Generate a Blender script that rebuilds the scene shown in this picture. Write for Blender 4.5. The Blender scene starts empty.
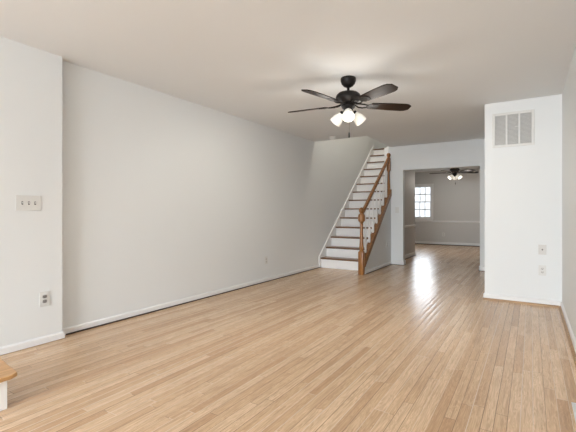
import bpy, bmesh, math, random
from mathutils import Vector, Matrix
random.seed(7)
S = bpy.context.scene
C = S.collection
PI = math.pi

# ------------------------------------------------------------ camera
cam_d = bpy.data.cameras.new('camera'); cam = bpy.data.objects.new('camera', cam_d); C.objects.link(cam)
cam_d.sensor_width = 36.0; cam_d.lens = 24.0
cam_d.shift_y = -4.5 / 576
cam_d.clip_start = 0.03
cam.location = (0, 0, 1.10)
cam.rotation_euler = (PI / 2, 0, math.atan(243 / 384))
S.camera = cam

# ------------------------------------------------------------ light and exposure
S.view_settings.view_transform = 'Standard'
S.view_settings.look = 'None'
S.view_settings.gamma = 1
S.view_settings.use_curve_mapping = False
S.view_settings.exposure = 0.47
SKY, FRONT, FAN_W, REAR_FAN_W, UP = 13.0, 205.0, 18.0, 15.0, 29.0
HORIZON = 0.95
W = bpy.data.worlds.new('overcast_sky'); S.world = W
W.use_nodes = True
bg = W.node_tree.nodes['Background']
bg.inputs['Color'].default_value = (0.90, 0.97, 1.05, 1)
# bright overcast sky above a dimmer band of houses and ground at the horizon
_t = W.node_tree
_c = _t.nodes.new('ShaderNodeTexCoord'); _s = _t.nodes.new('ShaderNodeSeparateXYZ'); _m = _t.nodes.new('ShaderNodeMapRange')
_t.links.new(_c.outputs['Generated'], _s.inputs[0]); _t.links.new(_s.outputs[2], _m.inputs[0])
_m.inputs[1].default_value = 0.07; _m.inputs[2].default_value = 0.15; _m.inputs[3].default_value = HORIZON; _m.inputs[4].default_value = SKY
_t.links.new(_m.outputs[0], bg.inputs['Strength'])


def area(name, loc, rot, sx, sy, power, col=(1, 1, 1), spread=180):
    l = bpy.data.lights.new(name, 'AREA'); l.shape = 'RECTANGLE'; l.size = sx; l.size_y = sy
    l.energy = power; l.color = col; l.spread = math.radians(spread)
    o = bpy.data.objects.new(name, l); C.objects.link(o); o.location = loc; o.rotation_euler = rot
    return o


def portal(name, loc, rot, sx, sy):
    o = area(name, loc, rot, sx, sy, 1); o.data.cycles.is_portal = True
    return o


# daylight through the wide front window behind the camera (points to +Y)
area('front_window_daylight', (-1.30, -5.45, 1.5), (PI / 2 - 0.22, 0, 0), 2.4, 1.6, FRONT, (0.90, 0.965, 1.035), 150)
# unseen fill light added under the upstairs ceiling to brighten the stairwell
area('upstairs_fill_light', (-2.35, 7.3, 4.96), (0, 0, 0), 0.7, 0.7, UP, (1.0, 0.90, 0.76))
portal('front_window_portal', (-1.3, -5.13, 1.25), (PI / 2, 0, 0), 2.4, 1.8)
portal('rear_window_portal', (-3.08, 13.56, 1.42), (PI / 2, 0, PI), 0.85, 1.15)


# ------------------------------------------------------------ materials
def lin(r, g, b):
    f = lambda v: (v / 255 / 12.92) if v <= 10 else ((v / 255 + 0.055) / 1.055) ** 2.4
    return (f(r), f(g), f(b), 1)


class N:
    def __init__(s, name):
        s.m = bpy.data.materials.new(name); s.m.use_nodes = True
        s.t = s.m.node_tree; s.b = s.t.nodes['Principled BSDF']

    def n(s, typ, **kw):
        x = s.t.nodes.new(typ)
        for k, v in kw.items(): setattr(x, k, v)
        return x

    def l(s, a, b): s.t.links.new(a, b)

    def math(s, op, a, b=None):
        x = s.n('ShaderNodeMath', operation=op)
        for i, v in enumerate((a, b)):
            if v is None: continue
            if isinstance(v, (int, float)): x.inputs[i].default_value = v
            else: s.l(v, x.inputs[i])
        return x.outputs[0]

    def mix(s, fac, a, b, blend='MIX'):
        x = s.n('ShaderNodeMix', data_type='RGBA', blend_type=blend)
        for i, v in ((0, fac), (6, a), (7, b)):
            if isinstance(v, (int, float, tuple)): x.inputs[i].default_value = v
            else: s.l(v, x.inputs[i])
        return x.outputs[2]


def paint(name, col, rough=0.6, bump=0.03, scale=260, var=0.015):
    k = N(name)
    tc = k.n('ShaderNodeTexCoord')
    nz = k.n('ShaderNodeTexNoise'); nz.inputs['Scale'].default_value = scale; nz.inputs['Detail'].default_value = 3
    k.l(tc.outputs['Object'], nz.inputs['Vector'])
    n2 = k.n('ShaderNodeTexNoise'); n2.inputs['Scale'].default_value = 1.3
    k.l(tc.outputs['Object'], n2.inputs['Vector'])
    d = tuple(max(0, c - var) for c in col[:3]) + (1,)
    k.l(k.mix(n2.outputs['Fac'], d, col), k.b.inputs['Base Color'])
    k.b.inputs['Roughness'].default_value = rough
    bp = k.n('ShaderNodeBump'); bp.inputs['Strength'].default_value = bump; bp.inputs['Distance'].default_value = 0.002
    k.l(nz.outputs['Fac'], bp.inputs['Height']); k.l(bp.outputs['Normal'], k.b.inputs['Normal'])
    return k.m


def wood(name, dark, light, axis=0, rough=0.35, scale=9.0):
    """streaky grain running along the object's local axis"""
    k = N(name)
    tc = k.n('ShaderNodeTexCoord'); mp = k.n('ShaderNodeMapping')
    sc = [scale * 6] * 3; sc[axis] = scale * 0.35
    mp.inputs['Scale'].default_value = sc
    k.l(tc.outputs['Object'], mp.inputs['Vector'])
    nz = k.n('ShaderNodeTexNoise'); nz.inputs['Scale'].default_value = 1.0; nz.inputs['Detail'].default_value = 5
    nz.inputs['Distortion'].default_value = 0.6
    k.l(mp.outputs['Vector'], nz.inputs['Vector'])
    r = k.n('ShaderNodeValToRGB'); r.color_ramp.elements[0].position = 0.32; r.color_ramp.elements[1].position = 0.68
    r.color_ramp.elements[0].color = dark; r.color_ramp.elements[1].color = light
    k.l(nz.outputs['Fac'], r.inputs['Fac']); k.l(r.outputs['Color'], k.b.inputs['Base Color'])
    k.b.inputs['Roughness'].default_value = rough
    return k.m


def plain(name, col, rough=0.4, metal=0.0):
    k = N(name)
    tc = k.n('ShaderNodeTexCoord'); nz = k.n('ShaderNodeTexNoise'); nz.inputs['Scale'].default_value = 40
    k.l(tc.outputs['Object'], nz.inputs['Vector'])
    d = tuple(c * 0.92 for c in col[:3]) + (1,)
    k.l(k.mix(nz.outputs['Fac'], d, col), k.b.inputs['Base Color'])
    k.b.inputs['Roughness'].default_value = rough; k.b.inputs['Metallic'].default_value = metal
    return k.m


def floor_mat():
    k = N('oak_strip_floor')
    tc = k.n('ShaderNodeTexCoord'); sp = k.n('ShaderNodeSeparateXYZ'); k.l(tc.outputs['Object'], sp.inputs[0])
    x, y = sp.outputs[0], sp.outputs[1]
    bw, bl = 0.0575, 0.95
    u = k.math('DIVIDE', k.math('ADD', x, 20.0), bw)
    row = k.math('FLOOR', u); fu = k.math('FRACT', u)
    wr = k.n('ShaderNodeTexWhiteNoise', noise_dimensions='1D'); k.l(row, wr.inputs['W'])
    v = k.math('ADD', k.math('DIVIDE', k.math('ADD', y, 20.0), bl), k.math('MULTIPLY', wr.outputs['Value'], 7.31))
    col = k.math('FLOOR', v); fv = k.math('FRACT', v)
    cb = k.n('ShaderNodeCombineXYZ'); k.l(row, cb.inputs[0]); k.l(col, cb.inputs[1])
    wb = k.n('ShaderNodeTexWhiteNoise', noise_dimensions='2D'); k.l(cb.outputs[0], wb.inputs['Vector'])
    # grain: coordinates stretched along the board and shifted for every board
    off = k.math('MULTIPLY', wb.outputs['Value'], 37.0)
    gc = k.n('ShaderNodeCombineXYZ')
    k.l(k.math('ADD', k.math('MULTIPLY', x, 30.0), off), gc.inputs[0])
    k.l(k.math('ADD', k.math('MULTIPLY', y, 2.2), off), gc.inputs[1]); k.l(off, gc.inputs[2])
    g1 = k.n('ShaderNodeTexNoise'); g1.inputs['Scale'].default_value = 1.0; g1.inputs['Detail'].default_value = 4
    g1.inputs['Distortion'].default_value = 0.8; k.l(gc.outputs[0], g1.inputs['Vector'])
    rings = k.math('FRACT', k.math('MULTIPLY', g1.outputs['Fac'], 11.0))
    rings = k.math('ABSOLUTE', k.math('SUBTRACT', rings, 0.5))          # cathedral figure
    fc = k.n('ShaderNodeCombineXYZ')
    k.l(k.math('ADD', k.math('MULTIPLY', x, 210.0), off), fc.inputs[0]); k.l(k.math('MULTIPLY', y, 7.0), fc.inputs[1])
    g2 = k.n('ShaderNodeTexNoise'); g2.inputs['Scale'].default_value = 1.0; g2.inputs['Detail'].default_value = 2
    k.l(fc.outputs[0], g2.inputs['Vector'])
    # board tones
    r = k.n('ShaderNodeValToRGB'); e = r.color_ramp.elements
    e[0].position = 0; e[0].color = BOARD[0]
    e[1].position = 1; e[1].color = BOARD[3]
    for p, c in ((0.22, BOARD[1]), (0.6, BOARD[2])):
        q = e.new(p); q.color = c
    k.l(wb.outputs['Value'], r.inputs['Fac'])
    c1 = k.mix(k.math('MULTIPLY', rings, 0.8), r.outputs['Color'], lin(158, 120, 84))
    c1 = k.mix(k.math('MULTIPLY', k.math('SUBTRACT', g2.outputs['Fac'], 0.38), 0.75), c1, lin(140, 106, 78))
    # long streaks of darker summer wood
    sc_ = k.n('ShaderNodeCombineXYZ')
    k.l(k.math('ADD', k.math('MULTIPLY', x, 75.0), off), sc_.inputs[0]); k.l(k.math('MULTIPLY', y, 2.6), sc_.inputs[1])
    g3 = k.n('ShaderNodeTexNoise'); g3.inputs['Scale'].default_value = 1.0; g3.inputs['Detail'].default_value = 3
    k.l(sc_.outputs[0], g3.inputs['Vector'])
    st_ = k.n('ShaderNodeMapRange'); st_.inputs[1].default_value = 0.48; st_.inputs[2].default_value = 0.72
    k.l(g3.outputs['Fac'], st_.inputs[0])
    c1 = k.mix(k.math('MULTIPLY', st_.outputs[0], 0.38), c1, lin(146, 112, 84))
    # gaps: dark lines between rows, some tinted pale as painted specular glints; short butt joints
    ed = k.math('MINIMUM', fu, k.math('SUBTRACT', 1.0, fu))
    gw = k.math('ADD', 0.010, k.math('MULTIPLY', wr.outputs['Value'], 0.030))
    gap = k.math('LESS_THAN', ed, gw)
    ev = k.math('MINIMUM', fv, k.math('SUBTRACT', 1.0, fv))
    gap2 = k.math('LESS_THAN', ev, 0.0016)
    g = k.math('MAXIMUM', gap, gap2)
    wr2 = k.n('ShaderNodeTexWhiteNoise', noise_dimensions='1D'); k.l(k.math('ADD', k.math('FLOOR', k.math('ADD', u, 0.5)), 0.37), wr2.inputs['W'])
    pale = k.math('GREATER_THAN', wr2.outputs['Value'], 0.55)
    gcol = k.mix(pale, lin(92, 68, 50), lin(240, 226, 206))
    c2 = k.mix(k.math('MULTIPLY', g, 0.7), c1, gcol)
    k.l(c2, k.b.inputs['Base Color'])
    k.b.inputs['Roughness'].default_value = 0.26
    k.b.inputs['Specular IOR Level'].default_value = 0.34; k.b.inputs['Coat Weight'].default_value = 0.08; k.b.inputs['Coat Roughness'].default_value = FLOOR_ROUGH
    bp = k.n('ShaderNodeBump'); bp.inputs['Strength'].default_value = 1.0; bp.inputs['Distance'].default_value = 0.001
    cx = k.math('SUBTRACT', fu, 0.5)
    cup = k.math('MULTIPLY', k.math('MULTIPLY', cx, cx), -5.0)          # boards slightly crowned after sanding
    tilt = k.math('MULTIPLY', k.math('SUBTRACT', wb.outputs['Value'], 0.5), k.math('MULTIPLY', cx, 2.4))
    hgt = k.math('ADD', k.math('ADD', tilt, cup), k.math('SUBTRACT', k.math('MULTIPLY', g2.outputs['Fac'], 0.10), k.math('MULTIPLY', g, 0.5)))
    k.l(hgt, bp.inputs['Height']); k.l(bp.outputs['Normal'], k.b.inputs['Normal']); k.l(bp.outputs['Normal'], k.b.inputs['Coat Normal'])
    return k.m


BOARD = [lin(206, 170, 134), lin(220, 187, 151), lin(232, 200, 164), lin(242, 212, 177)]
FLOOR_ROUGH = 0.22
M = {}
M['wall'] = paint('white_wall_paint', (0.765, 0.785, 0.785, 1), 0.6)
M['ceiling'] = paint('ceiling_paint', (0.82, 0.84, 0.85, 1), 0.75)
M['grey'] = paint('grey_wall_paint', (0.60, 0.59, 0.575, 1), 0.6)
M['trim'] = paint('white_trim_enamel', (0.80, 0.80, 0.795, 1), 0.35, 0.01)
M['floor'] = floor_mat()
M['shoe'] = wood('oak_shoe_moulding', lin(140, 105, 70), lin(186, 150, 108), 0, 0.45)
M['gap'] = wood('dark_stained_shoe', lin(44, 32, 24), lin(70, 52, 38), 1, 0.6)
M['tread'] = wood('stair_tread_oak', lin(92, 62, 36), lin(132, 94, 58), 0, 0.32)
M['rail'] = wood('handrail_oak', lin(112, 70, 32), lin(158, 108, 58), 1, 0.3)
M['newel'] = wood('newel_oak', lin(120, 78, 38), lin(168, 116, 64), 2, 0.3)
M['step'] = wood('entry_step_oak', lin(176, 128, 78), lin(214, 170, 116), 1, 0.35)
M['white'] = paint('white_stair_paint', (0.88, 0.875, 0.86, 1), 0.4, 0.01)
M['bronze'] = plain('oil_rubbed_bronze', (0.012, 0.010, 0.009, 1), 0.42, 0.0)
M['bronze'].node_tree.nodes['Principled BSDF'].inputs['Specular IOR Level'].default_value = 0.2
M['blade'] = wood('dark_walnut_blade', lin(22, 14, 9), lin(44, 29, 18), 0, 0.42)
M['blade'].node_tree.nodes['Principled BSDF'].inputs['Specular IOR Level'].default_value = 0.18
M['plastic'] = plain('white_plastic', (0.72, 0.72, 0.695, 1), 0.35)
M['ivory'] = plain('ivory_plastic', (0.66, 0.645, 0.615, 1), 0.4)
M['greyplastic'] = plain('grey_plastic', (0.30, 0.29, 0.28, 1), 0.45)
M['slot'] = plain('dark_slot', (0.05, 0.048, 0.045, 1), 0.6)
M['louvre'] = plain('grey_louvre_metal', (0.70, 0.70, 0.68, 1), 0.45)
M['duct'] = plain('duct_inside', (0.45, 0.45, 0.44, 1), 0.8)


def glass():
    k = N('window_glass'); t = k.t
    t.nodes.remove(k.b)
    a = k.n('ShaderNodeBsdfTransparent'); b = k.n('ShaderNodeBsdfGlossy'); b.inputs['Roughness'].default_value = 0.02
    f = k.n('ShaderNodeFresnel'); f.inputs['IOR'].default_value = 1.3
    mx = k.n('ShaderNodeMixShader'); k.l(f.outputs[0], mx.inputs[0]); k.l(a.outputs[0], mx.inputs[1]); k.l(b.outputs[0], mx.inputs[2])
    k.l(mx.outputs[0], t.nodes['Material Output'].inputs['Surface'])
    return k.m


def glow(name, col, strength, base=(0.9, 0.88, 0.82, 1)):
    k = N(name); k.b.inputs['Base Color'].default_value = base
    k.b.inputs['Roughness'].default_value = 0.4
    k.b.inputs['Emission Color'].default_value = col; k.b.inputs['Emission Strength'].default_value = strength
    return k.m


M['glass'] = glass()
M['shade'] = glow('lit_frosted_glass', (1.0, 0.92, 0.78, 1), 0.12)
M['bulb'] = glow('lit_bulb', (1.0, 0.95, 0.86, 1), 4.0)


# ------------------------------------------------------------ mesh helpers
class MB:
    def __init__(s): s.b = bmesh.new()

    def box(s, x0, x1, y0, y1, z0, z1, bev=0.0, mat=None):
        r = bmesh.ops.create_cube(s.b, size=1.0)
        vs = r['verts']
        for v in vs:
            v.co = Vector(((x0 + x1) / 2 + v.co.x * (x1 - x0), (y0 + y1) / 2 + v.co.y * (y1 - y0), (z0 + z1) / 2 + v.co.z * (z1 - z0)))
        if bev:
            es = list({e for v in vs for e in v.link_edges})
            r2 = bmesh.ops.bevel(s.b, geom=es, offset=bev, segments=2, affect='EDGES', profile=0.5)
            vs = list({v for f in r2['faces'] for v in f.verts} | {v for v in vs if v.is_valid})
        if mat is not None:
            for v in vs: v.co = mat @ v.co
        return s

    def prism(s, poly, axis, a, b, mat=None):
        """polygon in the plane across `axis` (coords in cyclic order of the other two), extruded a..b"""
        def mk(p, t):
            if axis == 0: return Vector((t, p[0], p[1]))
            if axis == 1: return Vector((p[0], t, p[1]))
            return Vector((p[0], p[1], t))
        A = [s.b.verts.new(mk(p, a)) for p in poly]; B = [s.b.verts.new(mk(p, b)) for p in poly]
        n = len(poly)
        s.b.faces.new(A); s.b.faces.new(B[::-1])
        for i in range(n): s.b.faces.new((A[i], B[i], B[(i + 1) % n], A[(i + 1) % n]))
        if mat is not None:
            for v in A + B: v.co = mat @ v.co
        return s

    def lathe(s, prof, n=24, mat=None, cap=True):
        rings = []
        for r, z in prof:
            ring = []
            for i in range(n):
                a = 2 * PI * i / n
                co = Vector((r * math.cos(a), r * math.sin(a), z))
                ring.append(s.b.verts.new(mat @ co if mat is not None else co))
            rings.append(ring)
        for A, B in zip(rings, rings[1:]):
            for i in range(n):
                s.b.faces.new((A[i], A[(i + 1) % n], B[(i + 1) % n], B[i]))
        if cap:
            s.b.faces.new(rings[0][::-1]); s.b.faces.new(rings[-1])
        return s

    def tube(s, pts, rad, n=8):
        pts = [Vector(p) for p in pts]; rings = []
        for i, p in enumerate(pts):
            d = (pts[min(i + 1, len(pts) - 1)] - pts[max(i - 1, 0)]).normalized()
            q = d.to_track_quat('Z', 'Y')
            r = rad[i] if isinstance(rad, (list, tuple)) else rad
            rings.append([s.b.verts.new(p + q @ Vector((r * math.cos(2 * PI * j / n), r * math.sin(2 * PI * j / n), 0))) for j in range(n)])
        for A, B in zip(rings, rings[1:]):
            for i in range(n): s.b.faces.new((A[i], A[(i + 1) % n], B[(i + 1) % n], B[i]))
        s.b.faces.new(rings[0][::-1]); s.b.faces.new(rings[-1])
        return s

    def build(s, name, mat, parent=None, loc=None, smooth=False):
        bmesh.ops.recalc_face_normals(s.b, faces=s.b.faces)
        me = bpy.data.meshes.new(name); s.b.to_mesh(me); s.b.free()
        me.materials.append(mat)
        if smooth:
            me.polygons.foreach_set('use_smooth', [True] * len(me.polygons))
            me.set_sharp_from_angle(angle=math.radians(38))
        o = bpy.data.objects.new(name, me); C.objects.link(o)
        if parent: o.parent = parent
        if loc: o.location = loc
        return o


def tag(o, label=None, cat=None, group=None, kind=None):
    if label: o['label'] = label
    if cat: o['category'] = cat
    if group: o['group'] = group
    if kind: o['kind'] = kind
    return o


def empty(name, loc, rz=0.0):
    o = bpy.data.objects.new(name, None); C.objects.link(o); o.location = loc; o.rotation_euler = (0, 0, rz)
    o.empty_display_size = 0.1
    return o


def kids(o): return [c for c in bpy.data.objects if c.parent == o]


def copy_tree(o, parent=None):
    c = o.copy(); C.objects.link(c)
    c.parent = parent
    for ch in kids(o): copy_tree(ch, c)
    return c


def struct(o, label, cat): return tag(o, label, cat, None, 'structure')


# ------------------------------------------------------------ room dimensions
H = 2.44            # ceiling
XL, XN = -3.51, -3.43   # left wall, its nearer furred-out stretch
XR = 0.30           # right wall
YF = -5.00          # front wall behind the camera
YC, XC = 5.38, -0.49    # closet block with the air return
YB = 7.90           # wall with the wide opening
OX0, OX1, OZ = -2.21, -0.80, 1.945
YW = 13.40          # far wall of the rear room
YS, XS = 6.50, -2.46    # stairwell edge
YE = 9.85          # end of the stair enclosure
T = 0.12
ZU, HU = 2.73, 5.0  # upstairs floor and ceiling

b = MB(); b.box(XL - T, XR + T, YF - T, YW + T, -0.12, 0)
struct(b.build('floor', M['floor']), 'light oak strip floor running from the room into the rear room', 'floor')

b = MB()
b.box(XL - T, XR + T, YF - T, YS, H, ZU - 0.002); b.box(XS, XR + T, YS, YW + T, H, ZU - 0.002)
b.box(XL - T, XS, YE, YW + T, H, ZU - 0.002)
struct(b.build('ceiling', M['ceiling']), 'flat off-white ceiling cut out above the stairs', 'ceiling')

b = MB(); b.box(XL - T, XL, 1.765, YE, 0, HU)
b.box(XL - T, XN, YF - T, 1.765, 0, H)
struct(b.build('wall_left', M['wall']), 'long white wall on the left with a shallow step forward near the camera', 'wall')
b = MB(); b.box(XL - T, XL, YE, YW + T, 0, H)
struct(b.build('wall_rear_left', M['grey']), 'grey wall of the rear room beside its window', 'wall')
b = MB(); b.box(XR, XR + T, YF - T, YC + 2.4, 0, H)
struct(b.build('wall_right', M['wall']), 'white wall close at the right edge', 'wall')
b = MB(); b.box(XR, XR + T, YC + 2.4, YW + T, 0, H)
struct(b.build('wall_rear_right', M['grey']), 'grey right wall of the rear room', 'wall')
# closet block
b = MB(); b.box(XC, XR, YC, YB, 0, H)
struct(b.build('wall_closet', M['wall']), 'white closet block jutting out on the right with an air return grille', 'wall')
# back wall with opening
b = MB()
b.box(-2.57, OX0, YB, YB + T, 0, H); b.box(OX1, XC, YB, YB + T, 0, H); b.box(OX0, OX1, YB, YB + T, OZ, H)
b.box(XC, XR, YB, YB + T, 0, H)
struct(b.build('wall_back', M['wall']), 'white wall with the wide opening into the rear room', 'wall')
# stair enclosure running back from that wall (grey on the rear-room side)
b = MB(); b.box(-2.57, XS, YB + T, YE, 0, H)
struct(b.build('wall_stair_enclosure', M['grey']), 'grey wall with chair rail on the left just inside the opening', 'wall')
b = MB(); b.box(XL - T, -2.57, YE - T, YE, 0, H)
struct(b.build('wall_stair_end', M['grey']), 'grey wall closing the back of the stair enclosure', 'wall')
# far wall with a window hole
WX0, WX1, WZ0, WZ1 = -3.42, -2.80, 0.87, 1.98
b = MB()
b.box(XL - T, WX0, YW, YW + T, 0, H); b.box(WX1, XR + T, YW, YW + T, 0, H)
b.box(WX0, WX1, YW, YW + T, 0, WZ0); b.box(WX0, WX1, YW, YW + T, WZ1, H)
struct(b.build('wall_far', M['grey']), 'grey far wall of the rear room with a window and chair rail', 'wall')
# front wall behind the camera with a wide window opening
b = MB()
b.box(XL - T, -2.5, YF - T, YF, 0, H); b.box(-0.1, XR + T, YF - T, YF, 0, H)
b.box(-2.5, -0.1, YF - T, YF, 0, 0.35); b.box(-2.5, -0.1, YF - T, YF, 2.15, H)
struct(b.build('wall_front', M['wall']), 'white front wall behind the camera with a wide window opening', 'wall')
# upstairs hall seen through the stairwell
b = MB()
b.box(XL - T, -0.98, YS - 0.9 - T, YS - 0.9, ZU, HU)
b.box(XL - T, -0.98, YE + 1.0, YE + 1.0 + T, ZU, HU)
b.box(XL - T, XL, YE, YE + 1.0, ZU, HU)
b.box(-0.98, -0.98 + T, YS - 0.9, YE + 1.0, ZU, HU)
struct(b.build('wall_upstairs', M['wall']), 'white walls of the upstairs hall above the stairwell', 'wall')
b = MB(); b.box(XL - T, -0.98 + T, YS - 1.1, YE + 1.2, HU, HU + 0.1)
struct(b.build('ceiling_upstairs', M['ceiling']), 'white ceiling of the upstairs hall', 'ceiling')


# ------------------------------------------------------------ baseboards and trim
def base_prof(h=0.095, t=0.014): return [(0, 0.004), (t, 0.004), (t, h - 0.012), (t * 0.5, h - 0.003), (0, h)]


def base_x(b, x0, x1, y, sgn=-1, h=0.095):      # on a wall facing sgn*Y
    b.prism([(y + sgn * p, z) for p, z in base_prof(h)], 0, x0, x1)


def base_y(b, y0, y1, x, sgn=1, h=0.095):       # on a wall facing sgn*X
    b.prism([(x + sgn * p, z) for p, z in base_prof(h)], 1, y0, y1)


def bb(name, fn, label, mat='trim'):
    b = MB(); fn(b)
    return struct(b.build(name, M[mat]), label, 'baseboard' if 'base' in name else 'trim')


def f(b):
    base_y(b, YF, 1.765, XN, 1, 0.062); base_y(b, 1.779, 6.72, XL, 1, 0.062)
    base_x(b, XL, XN + 0.014, 1.765, 1, 0.062)
bb('baseboard_left', f, 'white baseboard along the long left wall')
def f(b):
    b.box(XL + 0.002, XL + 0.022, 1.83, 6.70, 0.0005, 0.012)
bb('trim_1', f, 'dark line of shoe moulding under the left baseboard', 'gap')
def f(b): base_x(b, XC - 0.014, XR - 0.014, YC, -1, 0.075); base_y(b, YC, YB - 0.014, XC, -1, 0.075)
bb('baseboard_closet', f, 'white baseboard around the closet block')
def qr(s): return [(0, 0.0005), (0.020, 0.0005), (0.018, 0.012), (0.010, 0.021), (0, 0.024)]
def f(b):
    b.prism([(YC - 0.014 - p, z) for p, z in qr(0)], 0, XC - 0.02, XR - 0.03)
bb('trim_2', f, 'oak shoe moulding at the foot of the closet block', 'shoe')
def f(b): base_y(b, YF, YC, XR, -1, 0.075)
bb('baseboard_right', f, 'white baseboard along the right wall')
def f(b):
    b.prism([(XR - 0.014 - p, z) for p, z in qr(0)], 1, YF, YC - 0.015)
bb('trim_3', f, 'oak shoe moulding along the right wall', 'shoe')
def f(b):
    base_x(b, XS, OX0, YB); base_y(b, YB - 0.014, YB + T + 0.014, OX0, 1)
    base_x(b, OX1 - 0.014, XC - 0.014, YB); base_y(b, YB - 0.014, YB + T, OX1, -1)
bb('baseboard_back', f, 'white baseboard of the wall with the opening')
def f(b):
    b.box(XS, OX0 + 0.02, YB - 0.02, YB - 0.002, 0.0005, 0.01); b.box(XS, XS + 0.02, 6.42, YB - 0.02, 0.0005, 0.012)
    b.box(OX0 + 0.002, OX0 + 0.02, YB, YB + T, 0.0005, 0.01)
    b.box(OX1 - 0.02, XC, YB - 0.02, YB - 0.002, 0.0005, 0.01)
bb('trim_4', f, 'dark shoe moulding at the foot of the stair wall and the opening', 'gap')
def f(b): base_y(b, YB + T, YE, XS, 1); base_x(b, -2.57, XS + 0.014, YE, 1)
bb('baseboard_stair_enclosure', f, 'baseboard of the grey wall inside the opening', 'trim')
def f(b): base_x(b, XL, XR, YW); base_y(b, YE, YW, XL, 1)
bb('baseboard_far', f, 'white baseboard of the rear room')
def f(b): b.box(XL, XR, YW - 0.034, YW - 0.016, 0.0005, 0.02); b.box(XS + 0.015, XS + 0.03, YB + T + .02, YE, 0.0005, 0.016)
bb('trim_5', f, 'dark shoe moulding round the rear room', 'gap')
def rail(p): return [(0, p - 0.03), (0.012, p - 0.025), (0.022, p), (0.022, p + 0.012), (0.008, p + 0.03), (0, p + 0.03)]
def f(b): b.prism([(YW - p, z) for p, z in rail(0.77)], 0, XL, XR)
bb('trim_6', f, 'pale chair rail along the far wall of the rear room', 'trim')
def f(b): b.prism([(XS + p, z) for p, z in rail(0.75)], 1, YB + T, YE)
bb('trim_7', f, 'pale chair rail on the grey wall inside the opening', 'trim')
def f(b): b.box(-2.60, -2.515, YB - 0.012, YB, 1.4, H)
bb('trim_8', f, 'white edge trim at the end of the stair wall', 'trim')
# stair side wall below the stringer
SX = -2.50                                   # balustrade plane
st_top = lambda y: 0.375 + 0.885 * (y - 6.55)   # top of the stringer
b = MB(); b.prism([(6.40, 0), (YB, 0), (YB, st_top(YB) - 0.10), (6.40, st_top(6.40) - 0.10)], 0, SX - 0.03, XS)
struct(b.build('wall_stair_side', M['wall']), 'white triangular wall below the stair stringer', 'wall')
def f(b): base_y(b, 6.40, YB - 0.014, XS, 1, 0.06)
bb('baseboard_stair_side', f, 'low white baseboard below the stairs')

# ------------------------------------------------------------ rear window (double hung, small panes)
b = MB()
b.box(WX0, WX0 + 0.03, YW + 0.01, YW + 0.11, WZ0, WZ1); b.box(WX1 - 0.03, WX1, YW + 0.01, YW + 0.11, WZ0, WZ1)
b.box(WX0 + 0.03, WX1 - 0.03, YW + 0.01, YW + 0.11, WZ1 - 0.03, WZ1); b.box(WX0 + 0.03, WX1 - 0.03, YW + 0.01, YW + 0.11, WZ0, WZ0 + 0.025)
wf = struct(b.build('window_1', M['trim']), 'bright white double-hung window with small panes in the rear room', 'window')
b = MB(); b.box(WX0 - 0.05, WX1 + 0.05, YW - 0.05, YW + 0.01, WZ0 - 0.03, WZ0)
b.box(WX0 - 0.03, WX1 + 0.03, YW - 0.016, YW - 0.001, WZ0 - 0.09, WZ0 - 0.03); b.build('window_sill', M['trim'], wf)
b = MB()
b.box(WX0 - 0.05, WX0, YW - 0.018, YW - 0.001, WZ0, WZ1 + 0.05); b.box(WX1, WX1 + 0.05, YW - 0.018, YW - 0.001, WZ0, WZ1 + 0.05)
b.box(WX0, WX1, YW - 0.018, YW - 0.001, WZ1, WZ1 + 0.05); b.build('window_casing', M['trim'], wf)
zm = (WZ0 + WZ1) / 2
for z0, z1, yy in ((WZ0 + 0.025, zm + 0.015, YW + 0.035), (zm - 0.015, WZ1 - 0.03, YW + 0.07)):
    x0, x1 = WX0 + 0.03, WX1 - 0.03
    b = MB(); w = 0.028
    b.box(x0, x0 + w, yy, yy + 0.03, z0, z1); b.box(x1 - w, x1, yy, yy + 0.03, z0, z1)
    b.box(x0 + w, x1 - w, yy, yy + 0.03, z0, z0 + w); b.box(x0 + w, x1 - w, yy, yy + 0.03, z1 - w, z1)
    sash = b.build('sash', M['trim'], wf)
    b = MB()
    for i in (1, 2):
        xx = x0 + w + (x1 - x0 - 2 * w) * i / 3; b.box(xx - 0.013, xx + 0.013, yy + 0.004, yy + 0.026, z0 + w, z1 - w)
    zz = (z0 + z1) / 2; b.box(x0 + w, x1 - w, yy + 0.004, yy + 0.026, zz - 0.013, zz + 0.013)
    b.build('muntins', M['trim'], sash)
    b = MB(); b.box(x0 + w, x1 - w, yy + 0.013, yy + 0.017, z0 + w, z1 - w); b.build('glass_pane', M['glass'], sash)

# ------------------------------------------------------------ staircase
RISE, RUN, Y1 = 0.195, 0.229, 6.70
st = empty('staircase', (-3.0, Y1, 0))
tag(st, 'straight staircase with oak treads, white risers and an oak balustrade climbing along the left wall', 'staircase')
ox, oy = -3.0, Y1
xl, xr = XL + 0.024, SX - 0.032
for n in range(1, 15):
    yn = Y1 + RUN * (n - 1); z = RISE * n
    right = xr if yn + 0.26 < YB else -2.572
    if yn < YB < yn + 0.26: right = -2.605
    b = MB(); d = RUN + 0.03 if n < 14 else 0.42
    prof = [(d, -0.027), (d, 0), (0.010, 0), (0.002, -0.006), (0, -0.0135), (0.002, -0.021), (0.010, -0.027)]
    b.prism([(yn - oy + p, z + q) for p, q in prof], 0, xl - ox, right - ox)
    b.build('tread', M['tread'], st)
    b = MB(); b.box(xl - ox, right - ox, yn + 0.03 - oy, yn + 0.045 - oy, z - RISE + (0.001 if n == 1 else 0.0), z - 0.027)
    b.build('riser', M['white'], st)
# wall skirtboard
nose = lambda y: RISE + RISE / RUN * (y - Y1)
b = MB()
b.prism([(0.0 - 0.03, 0.001), (9.6 - oy, 0.001 + 2.0), (9.75 - oy, nose(9.75) + 0.05), (9.6 - oy, nose(9.6) + 0.055), (-0.03, nose(Y1 - .03) + 0.055)], 0, XL + 0.001 - ox, XL + 0.022 - ox)
b.build('skirtboard', M['white'], st)
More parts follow.
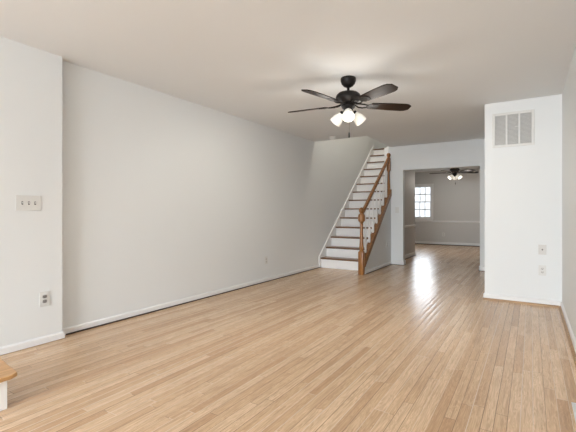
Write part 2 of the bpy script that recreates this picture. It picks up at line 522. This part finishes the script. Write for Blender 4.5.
# stringer with shoe, on the room side
ye = YB - 0.014
b = MB(); a0, a1 = 6.39, ye
b.prism([(a0 - oy, st_top(a0) - 0.105), (a1 - oy, st_top(a1) - 0.125), (a1 - oy, st_top(a1)), (a0 - oy, st_top(a0))], 0, SX - 0.03 - ox, XS + 0.016 - ox)
b.build('stringer', M['rail'], st)
# handrail
RY0, RY1 = 6.37, 7.85
rz = lambda y: 1.06 + 0.775 * (y - 6.37)
ang = math.atan(0.775)
prof = [(-0.020, -0.03), (0.020, -0.03), (0.024, -0.015), (0.030, 0.0), (0.028, 0.016), (0.014, 0.028), (-0.014, 0.028), (-0.028, 0.016), (-0.030, 0.0), (-0.024, -0.015)]
L = (RY1 - RY0) / math.cos(ang)
mat = Matrix.Translation((SX - ox, RY0 - oy, rz(RY0))) @ Matrix.Rotation(ang, 4, 'X')
b = MB(); b.prism(prof, 1, 0, L, mat); b.build('handrail', M['rail'], st, smooth=True)
# balusters
for k in range(7):
    y = 6.545 + 0.193 * k
    z0, z1 = st_top(y) - 0.01, rz(y) - 0.02
    h = z1 - z0
    b = MB(); s2 = 0.0165
    sl = 0.885 * s2
    b.box(-s2, s2, -s2, s2, z0, z0 + 0.26)
    b.lathe([(0.014, z0 + 0.26), (0.018, z0 + 0.275), (0.011, z0 + 0.29), (0.016, z0 + 0.34), (0.0165, z0 + 0.38), (0.010, z0 + h * .8), (0.009, z1 + 0.01)], 10)
    b.build('baluster', M['white'], st, (SX - ox, y - oy, 0), True)


def newel(y, z0, segs, half):
    b = MB()
    for kind, a, c in segs:
        if kind == 'b': b.box(-half, half, -half, half, a, c, 0.006)
        else: b.lathe([(r, a + q) for r, q in c], 16)
    return b.build('newel_post', M['newel'], st, (SX + 0.002 - ox, y - oy, z0), True)


newel(6.345, 0.001, [
    ('b', 0, 0.40),
    ('l', 0.395, [(0.044, 0), (0.046, 0.012), (0.034, 0.025), (0.030, 0.035), (0.040, 0.06), (0.038, 0.10), (0.031, 0.20), (0.027, 0.34), (0.024, 0.44), (0.030, 0.475), (0.024, 0.49), (0.036, 0.51), (0.030, 0.52)]),
    ('l', 0.91, [(0.03, 0), (0.056, 0.02), (0.060, 0.05), (0.060, 0.10), (0.054, 0.135), (0.034, 0.15), (0.026, 0.158)]),
    ('l', 1.062, [(0.024, 0), (0.024, 0.010), (0.040, 0.026), (0.046, 0.052), (0.044, 0.076), (0.030, 0.098), (0.010, 0.108), (0.001, 0.109)]),
], 0.046)
newel(7.852, 1.395, [
    ('b', 0, 0.16),
    ('l', 0.155, [(0.034, 0), (0.036, 0.012), (0.026, 0.02), (0.033, 0.05), (0.030, 0.10), (0.023, 0.25), (0.020, 0.36), (0.028, 0.39), (0.022, 0.40)]),
    ('b', 0.55, 0.80),
    ('l', 0.795, [(0.034, 0), (0.04, 0.012), (0.024, 0.024), (0.020, 0.032), (0.034, 0.05), (0.042, 0.078), (0.038, 0.102), (0.022, 0.120), (0.001, 0.126)]),
], 0.034)

# ------------------------------------------------------------ entry step at lower left
es = empty('entry_step', (-2.62, 0.2, 0))
tag(es, 'low step with a honey oak tread and white riser at the lower left corner', 'step')
ex, ey = -2.62, 0.2
b = MB()
pl = [(-2.795 - ex, -1.0 - ey), (-2.44 - ex, -1.0 - ey), (-2.44 - ex, 0.985 - ey), (-2.462 - ex, 1.02 - ey), (-2.795 - ex, 1.06 - ey)]
b.prism(pl, 2, 0.167, 0.190); o = b.build('tread', M['step'], es)
bv = o.modifiers.new('nose', 'BEVEL'); bv.width = 0.004; bv.segments = 3; bv.limit_method = 'ANGLE'
b = MB(); b.box(-2.795 - ex, -2.468 - ex, -0.98 - ey, 0.972 - ey, 0.001, 0.167); b.build('riser', M['white'], es)


# ------------------------------------------------------------ ceiling fan
def bell(open_r, neck_r, L_, t=0.004):
    out = [(neck_r * .7, 0.0), (neck_r, 0.004), (neck_r * 1.05, 0.02), (neck_r + (open_r - neck_r) * .45, L_ * .30), (neck_r + (open_r - neck_r) * .80, L_ * .58), (open_r * .97, L_ * .85), (open_r, L_)]
    inn = [(r - t, z + (0.004 if i == 0 else 0)) for i, (r, z) in enumerate(out)]
    return out + inn[::-1]


def make_fan(loc, a0, l0, label, watts):
    r = empty('ceiling_fan', loc)          # at the ceiling, parts hang below
    tag(r, label, 'ceiling fan')
    b = MB(); b.lathe([(0.074, 0), (0.077, -0.010), (0.076, -0.032), (0.066, -0.060), (0.046, -0.082), (0.024, -0.094), (0.016, -0.096)], 32)
    b.build('canopy', M['bronze'], r, smooth=True)
    b = MB(); b.lathe([(0.013, -0.09), (0.013, -0.14), (0.022, -0.142), (0.024, -0.155)], 16); b.build('downrod', M['bronze'], r, smooth=True)
    b = MB(); b.lathe([(0.020, -0.138), (0.060, -0.142), (0.098, -0.153), (0.118, -0.172), (0.126, -0.194), (0.124, -0.212), (0.108, -0.228), (0.104, -0.236), (0.082, -0.252), (0.06, -0.262), (0.03, -0.264)], 40)
    b.build('motor_housing', M['bronze'], r, smooth=True)
    b = MB(); b.lathe([(0.05, -0.258), (0.066, -0.268), (0.070, -0.285), (0.062, -0.302), (0.044, -0.315), (0.036, -0.335), (0.040, -0.345), (0.030, -0.365), (0.012, -0.378), (0.006, -0.39)], 28)
    fit = b.build('light_fitter', M['bronze'], r, smooth=True)
    zb = -0.268
    for k in range(5):
        a = a0 + 2 * PI * k / 5
        m = Matrix.Rotation(a, 4, 'Z') @ Matrix.Translation((0, 0, zb)) @ Matrix.Rotation(math.radians(-13), 4, 'X')
        b = MB()
        o = [(0.235, -0.050), (0.245, -0.056), (0.45, -0.068), (0.585, -0.070), (0.625, -0.062), (0.660, -0.036), (0.660, 0.036), (0.625, 0.062), (0.585, 0.070), (0.45, 0.068), (0.245, 0.056), (0.235, 0.050)]
        b.prism(o, 2, -0.004, 0.004)
        bl = b.build('blade', M['blade'], r); bl.matrix_local = m
        # ornate blade iron: two curved arms to a screwed plate
        b = MB()
        b.prism([(0.19, -0.022), (0.225, -0.046), (0.30, -0.040), (0.318, 0.0), (0.30, 0.040), (0.225, 0.046), (0.19, 0.022)], 2, -0.009, -0.0042)
        for s_ in (-1, 1):
            b.tube([(0.075, s_ * 0.012, 0.008), (0.115, s_ * 0.034, -0.004), (0.16, s_ * 0.036, -0.008), (0.205, s_ * 0.016, -0.0075)], 0.007, 8)
        for q in (-0.024, 0.024): b.lathe([(0.006, -0.0125), (0.006, -0.009)], 8, Matrix.Translation((0.26, q, 0)))
        b.build('blade_iron', M['bronze'], bl, smooth=True)
    for k in range(3):
        a = l0 + 2 * PI * k / 3
        d = Vector((math.cos(a), math.sin(a), 0))
        tilt = math.radians(46)
        ax = (d * math.sin(tilt) + Vector((0, 0, -math.cos(tilt)))).normalized()
        p0 = d * 0.060 + Vector((0, 0, -0.335))
        b = MB(); b.tube([d * 0.03 + Vector((0, 0, -0.325)), d * 0.045 + Vector((0, 0, -0.320)), d * 0.055 + Vector((0, 0, -0.328)), p0 + ax * 0.01], 0.008, 10)
        q = ax.to_track_quat('Z', 'Y').to_matrix().to_4x4()
        mm = Matrix.Translation(p0) @ q
        b.lathe([(0.010, -0.005), (0.026, 0.0), (0.028, 0.022), (0.022, 0.024)], 18, mm)
        arm = b.build('lamp_arm', M['bronze'], r, smooth=True)
        b = MB(); b.lathe(bell(0.060, 0.030, 0.118), 28, mm @ Matrix.Translation((0, 0, 0.014)), cap=False)
        sh = b.build('lamp_shade', M['shade'], r, smooth=True); tag(sh, 'lit frosted white bell glass shade')
        b = MB(); b.lathe([(0.010, 0.02), (0.014, 0.04), (0.026, 0.07), (0.029, 0.088), (0.024, 0.106), (0.010, 0.117), (0.001, 0.119)], 18, mm)
        b.build('light_bulb', M['bulb'], sh, smooth=True)
        L_ = bpy.data.lights.new('fan_lamp_light', 'SPOT'); L_.spot_size = math.radians(128); L_.spot_blend = 0.7; L_.energy = watts; L_.color = (1, 0.94, 0.85); L_.shadow_soft_size = 0.04
        G_ = bpy.data.lights.new('fan_shade_glow', 'POINT'); G_.energy = watts * 0.15; G_.color = (1, 0.95, 0.88); G_.shadow_soft_size = 0.10
        go = bpy.data.objects.new('fan_shade_glow', G_); C.objects.link(go); go.parent = r; go.location = d * 0.30 + Vector((0, 0, -0.46))
        lo = bpy.data.objects.new('fan_lamp_light', L_); C.objects.link(lo); lo.parent = r; lo.location = p0 + ax * 0.14; lo.rotation_euler = (-ax).to_track_quat('Z', 'Y').to_euler()
    b = MB(); b.tube([(0.016, -0.012, -0.365), (0.016, -0.012, -0.545)], 0.0016, 6)
    ch = b.build('pull_chain', M['bronze'], r)
    b = MB(); b.lathe([(0.003, -0.545), (0.0075, -0.555), (0.009, -0.59), (0.006, -0.602), (0.002, -0.605)], 12, Matrix.Translation((0.016, -0.012, 0)))
    b.build('pull_knob', M['bronze'], ch, smooth=True)
    return r


make_fan((-1.55, 3.58, H - 0.001), math.radians(42), math.radians(-66), 'dark bronze five-blade ceiling fan with three lit glass shades in the near room', FAN_W)
make_fan((-1.76, 11.3, H - 0.001), math.radians(36), math.radians(-141), 'dark ceiling fan with lit shades glimpsed through the opening in the rear room', REAR_FAN_W)


# ------------------------------------------------------------ wall plates (local: x across, y out of the wall is -y, z up)
def plate(name, loc, rz, w, h, label, cat, mat='plastic', t=0.006):
    r = empty(name, loc, rz)
    b = MB(); b.box(-w / 2, w / 2, -t, -0.0005, -h / 2, h / 2, 0.002)
    b.build('cover_plate', M[mat], r); tag(r, label, cat)
    return r


def duplex(r, t=0.006, mat='ivory'):
    for s_ in (-1, 1):
        b = MB(); z = s_ * 0.020
        b.prism([(-0.017, z - 0.009), (-0.010, z - 0.014), (0.010, z - 0.014), (0.017, z - 0.009), (0.017, z + 0.009), (0.010, z + 0.014), (-0.010, z + 0.014), (-0.017, z + 0.009)], 1, -t - 0.0025, -t + 0.0005)
        rc = b.build('receptacle', M[mat], r)
        b = MB(); b.box(-0.0085, -0.0055, -t - 0.0032, -t - 0.002, z - 0.005, z + 0.006); b.box(0.005, 0.009, -t - 0.0032, -t - 0.002, z - 0.004, z + 0.006)
        b.lathe([(0.003, 0), (0.003, 0.001)], 10, Matrix.Translation((0, -t - 0.0022, z - 0.009)) @ Matrix.Rotation(PI / 2, 4, 'X'))
        b.build('slots', M['slot'], rc)
    b = MB(); b.lathe([(0.003, 0), (0.003, 0.0012)], 10, Matrix.Translation((0, -t + 0.0004, 0)) @ Matrix.Rotation(PI / 2, 4, 'X')); b.build('screw', M['louvre'], r)


FX, FY = PI / 2, 0.0     # plates on walls facing +X / facing -Y
r = plate('light_switch', (XN, 1.50, 1.168), FX, 0.185, 0.122, 'white triple light switch plate high on the near left wall', 'light switch')
for k in (-1, 0, 1):
    x = k * 0.047
    b = MB(); b.box(x - 0.006, x + 0.006, -0.0075, -0.0055, -0.013, 0.013); bz = b.build('toggle_slot', M['slot'], r)
    b = MB(); b.box(x - 0.004, x + 0.004, -0.019, -0.006, -0.001, 0.010, 0.0015, Matrix.Rotation(0.25, 4, 'X')); b.build('toggle', M['ivory'], r)
    for z in (-0.03, 0.03):
        b = MB(); b.lathe([(0.003, 0), (0.003, 0.0012)], 8, Matrix.Translation((x, -0.0056, z)) @ Matrix.Rotation(PI / 2, 4, 'X'))
        b.build('screw', M['louvre'], r)
r = plate('wall_outlet', (XN, 1.62, 0.372), FX, 0.078, 0.122, 'white duplex outlet low on the near left wall below the switches', 'outlet'); duplex(r, mat='greyplastic')
r = plate('wall_outlet', (XL, 4.90, 0.335), FX, 0.075, 0.12, 'small white outlet low on the long left wall towards the stairs', 'outlet'); duplex(r)
r = plate('cable_jack', (0.112, YC, 0.655), FY, 0.078, 0.115, 'beige cable jack plate with one centre socket, above the outlet on the closet block', 'wall jack', 'ivory')
b = MB(); b.lathe([(0.008, 0), (0.008, 0.002), (0.005, 0.003), (0.005, 0.010)], 12, Matrix.Translation((0, -0.006, 0)) @ Matrix.Rotation(PI / 2, 4, 'X')); b.build('socket', M['slot'], r)
r = plate('wall_outlet', (0.112, YC, 0.412), FY, 0.075, 0.12, 'white outlet low on the closet block under the cable jack', 'outlet'); duplex(r)
r = plate('light_switch', (-2.335, YB, 1.13), FY, 0.075, 0.12, 'single switch plate on the white wall between stairs and opening', 'light switch')
b = MB(); b.box(-0.005, 0.005, -0.016, -0.005, -0.002, 0.012, 0.001); b.build('toggle', M['ivory'], r)
r = plate('wall_outlet', (XS, 7.62, 0.44), FX, 0.07, 0.115, 'small outlet on the white wall under the stairs', 'outlet'); duplex(r)
r = plate('wall_outlet', (XS, 8.90, 0.36), FX, 0.07, 0.115, 'outlet below the chair rail on the grey wall inside the opening', 'outlet'); duplex(r)
r = plate('wall_outlet', (-2.43, YW, 0.345), FY, 0.085, 0.125, 'outlet below the chair rail on the far wall of the rear room', 'outlet'); duplex(r)

# ------------------------------------------------------------ air return grille
VX0, VX1, VZ0, VZ1 = -0.405, 0.035, 1.885, 2.305
vx, vz = (VX0 + VX1) / 2, VZ0
g = empty('air_return_grille', (vx, YC, vz))
tag(g, 'white air return grille in three louvred sections high on the closet block', 'vent')
w2, h2 = (VX1 - VX0) / 2, VZ1 - VZ0
fw, md = 0.030, 0.020
b = MB(); t = 0.010
b.box(-w2, -w2 + fw, -t, -0.0005, 0, h2, 0.002); b.box(w2 - fw, w2, -t, -0.0005, 0, h2, 0.002)
b.box(-w2 + fw, w2 - fw, -t, -0.0005, 0, fw, 0.002); b.box(-w2 + fw, w2 - fw, -t, -0.0005, h2 - fw, h2, 0.002)
pw = (2 * w2 - 2 * fw - 2 * md) / 3
for i in (1, 2):
    x = -w2 + fw + i * pw + (i - 1) * md
    b.box(x, x + md, -t, -0.0005, fw, h2 - fw, 0.001)
b.build('frame', M['plastic'], g)
b = MB(); b.box(-w2 + 0.02, w2 - 0.02, -0.0025, -0.0005, 0.02, h2 - 0.02); b.build('backing', M['duct'], g)
for i in range(3):
    x = -w2 + fw + i * (pw + md)
    b = MB(); n = 24
    for k in range(n):
        z = fw + (h2 - 2 * fw) * (k + 0.5) / n
        b.box(x + 0.001, x + pw - 0.001, -0.0065, 0.0015, -0.0009, 0.0009, 0, Matrix.Translation((0, -0.0045 + 0.0025, z)) @ Matrix.Rotation(math.radians(52), 4, 'X'))
        
    o = b.build('louvre_panel', M['louvre'], g); o.location = (0, -0.002, 0)
b = MB(); b.box(0.058, 0.066, -0.02, -0.006, h2 * .56, h2 * .56 + 0.010, 0.001); b.box(0.02, 0.066, -0.0115, -0.009, h2 * .56 + 0.002, h2 * .56 + 0.008)
b.build('damper_lever', M['plastic'], g)

# ------------------------------------------------------------ smoke detector
sd = empty('smoke_detector', (-3.02, 6.27, H))
tag(sd, 'small round white smoke detector on the ceiling at the stairwell edge', 'smoke detector')
b = MB(); b.lathe([(0.068, -0.0005), (0.070, -0.006), (0.068, -0.012), (0.062, -0.014)], 28); b.build('base', M['plastic'], sd, smooth=True)
b = MB(); b.lathe([(0.060, -0.0145), (0.061, -0.026), (0.052, -0.038), (0.02, -0.042), (0.001, -0.042)], 28); b.build('cover', M['plastic'], sd, smooth=True)

# ------------------------------------------------------------ floor register
fr = empty('floor_register', (0.232, 2.58, 0))
tag(fr, 'white metal floor register beside the right baseboard at the frame edge', 'floor vent')
b = MB()
b.box(-0.036, -0.026, -0.155, 0.155, 0.0005, 0.006, 0.001); b.box(0.026, 0.036, -0.155, 0.155, 0.0005, 0.006, 0.001)
b.box(-0.026, 0.026, 0.140, 0.155, 0.0005, 0.006, 0.001); b.box(-0.026, 0.026, -0.155, -0.140, 0.0005, 0.006, 0.001)
b.build('frame', M['plastic'], fr)
b = MB()
for k in range(18): b.box(-0.026, 0.026, -0.137 + k * 0.016, -0.131 + k * 0.016, 0.0012, 0.005)
b.box(-0.026, 0.026, -0.14, 0.14, 0.0004, 0.0012); b.build('grille_bars', M['plastic'], fr)
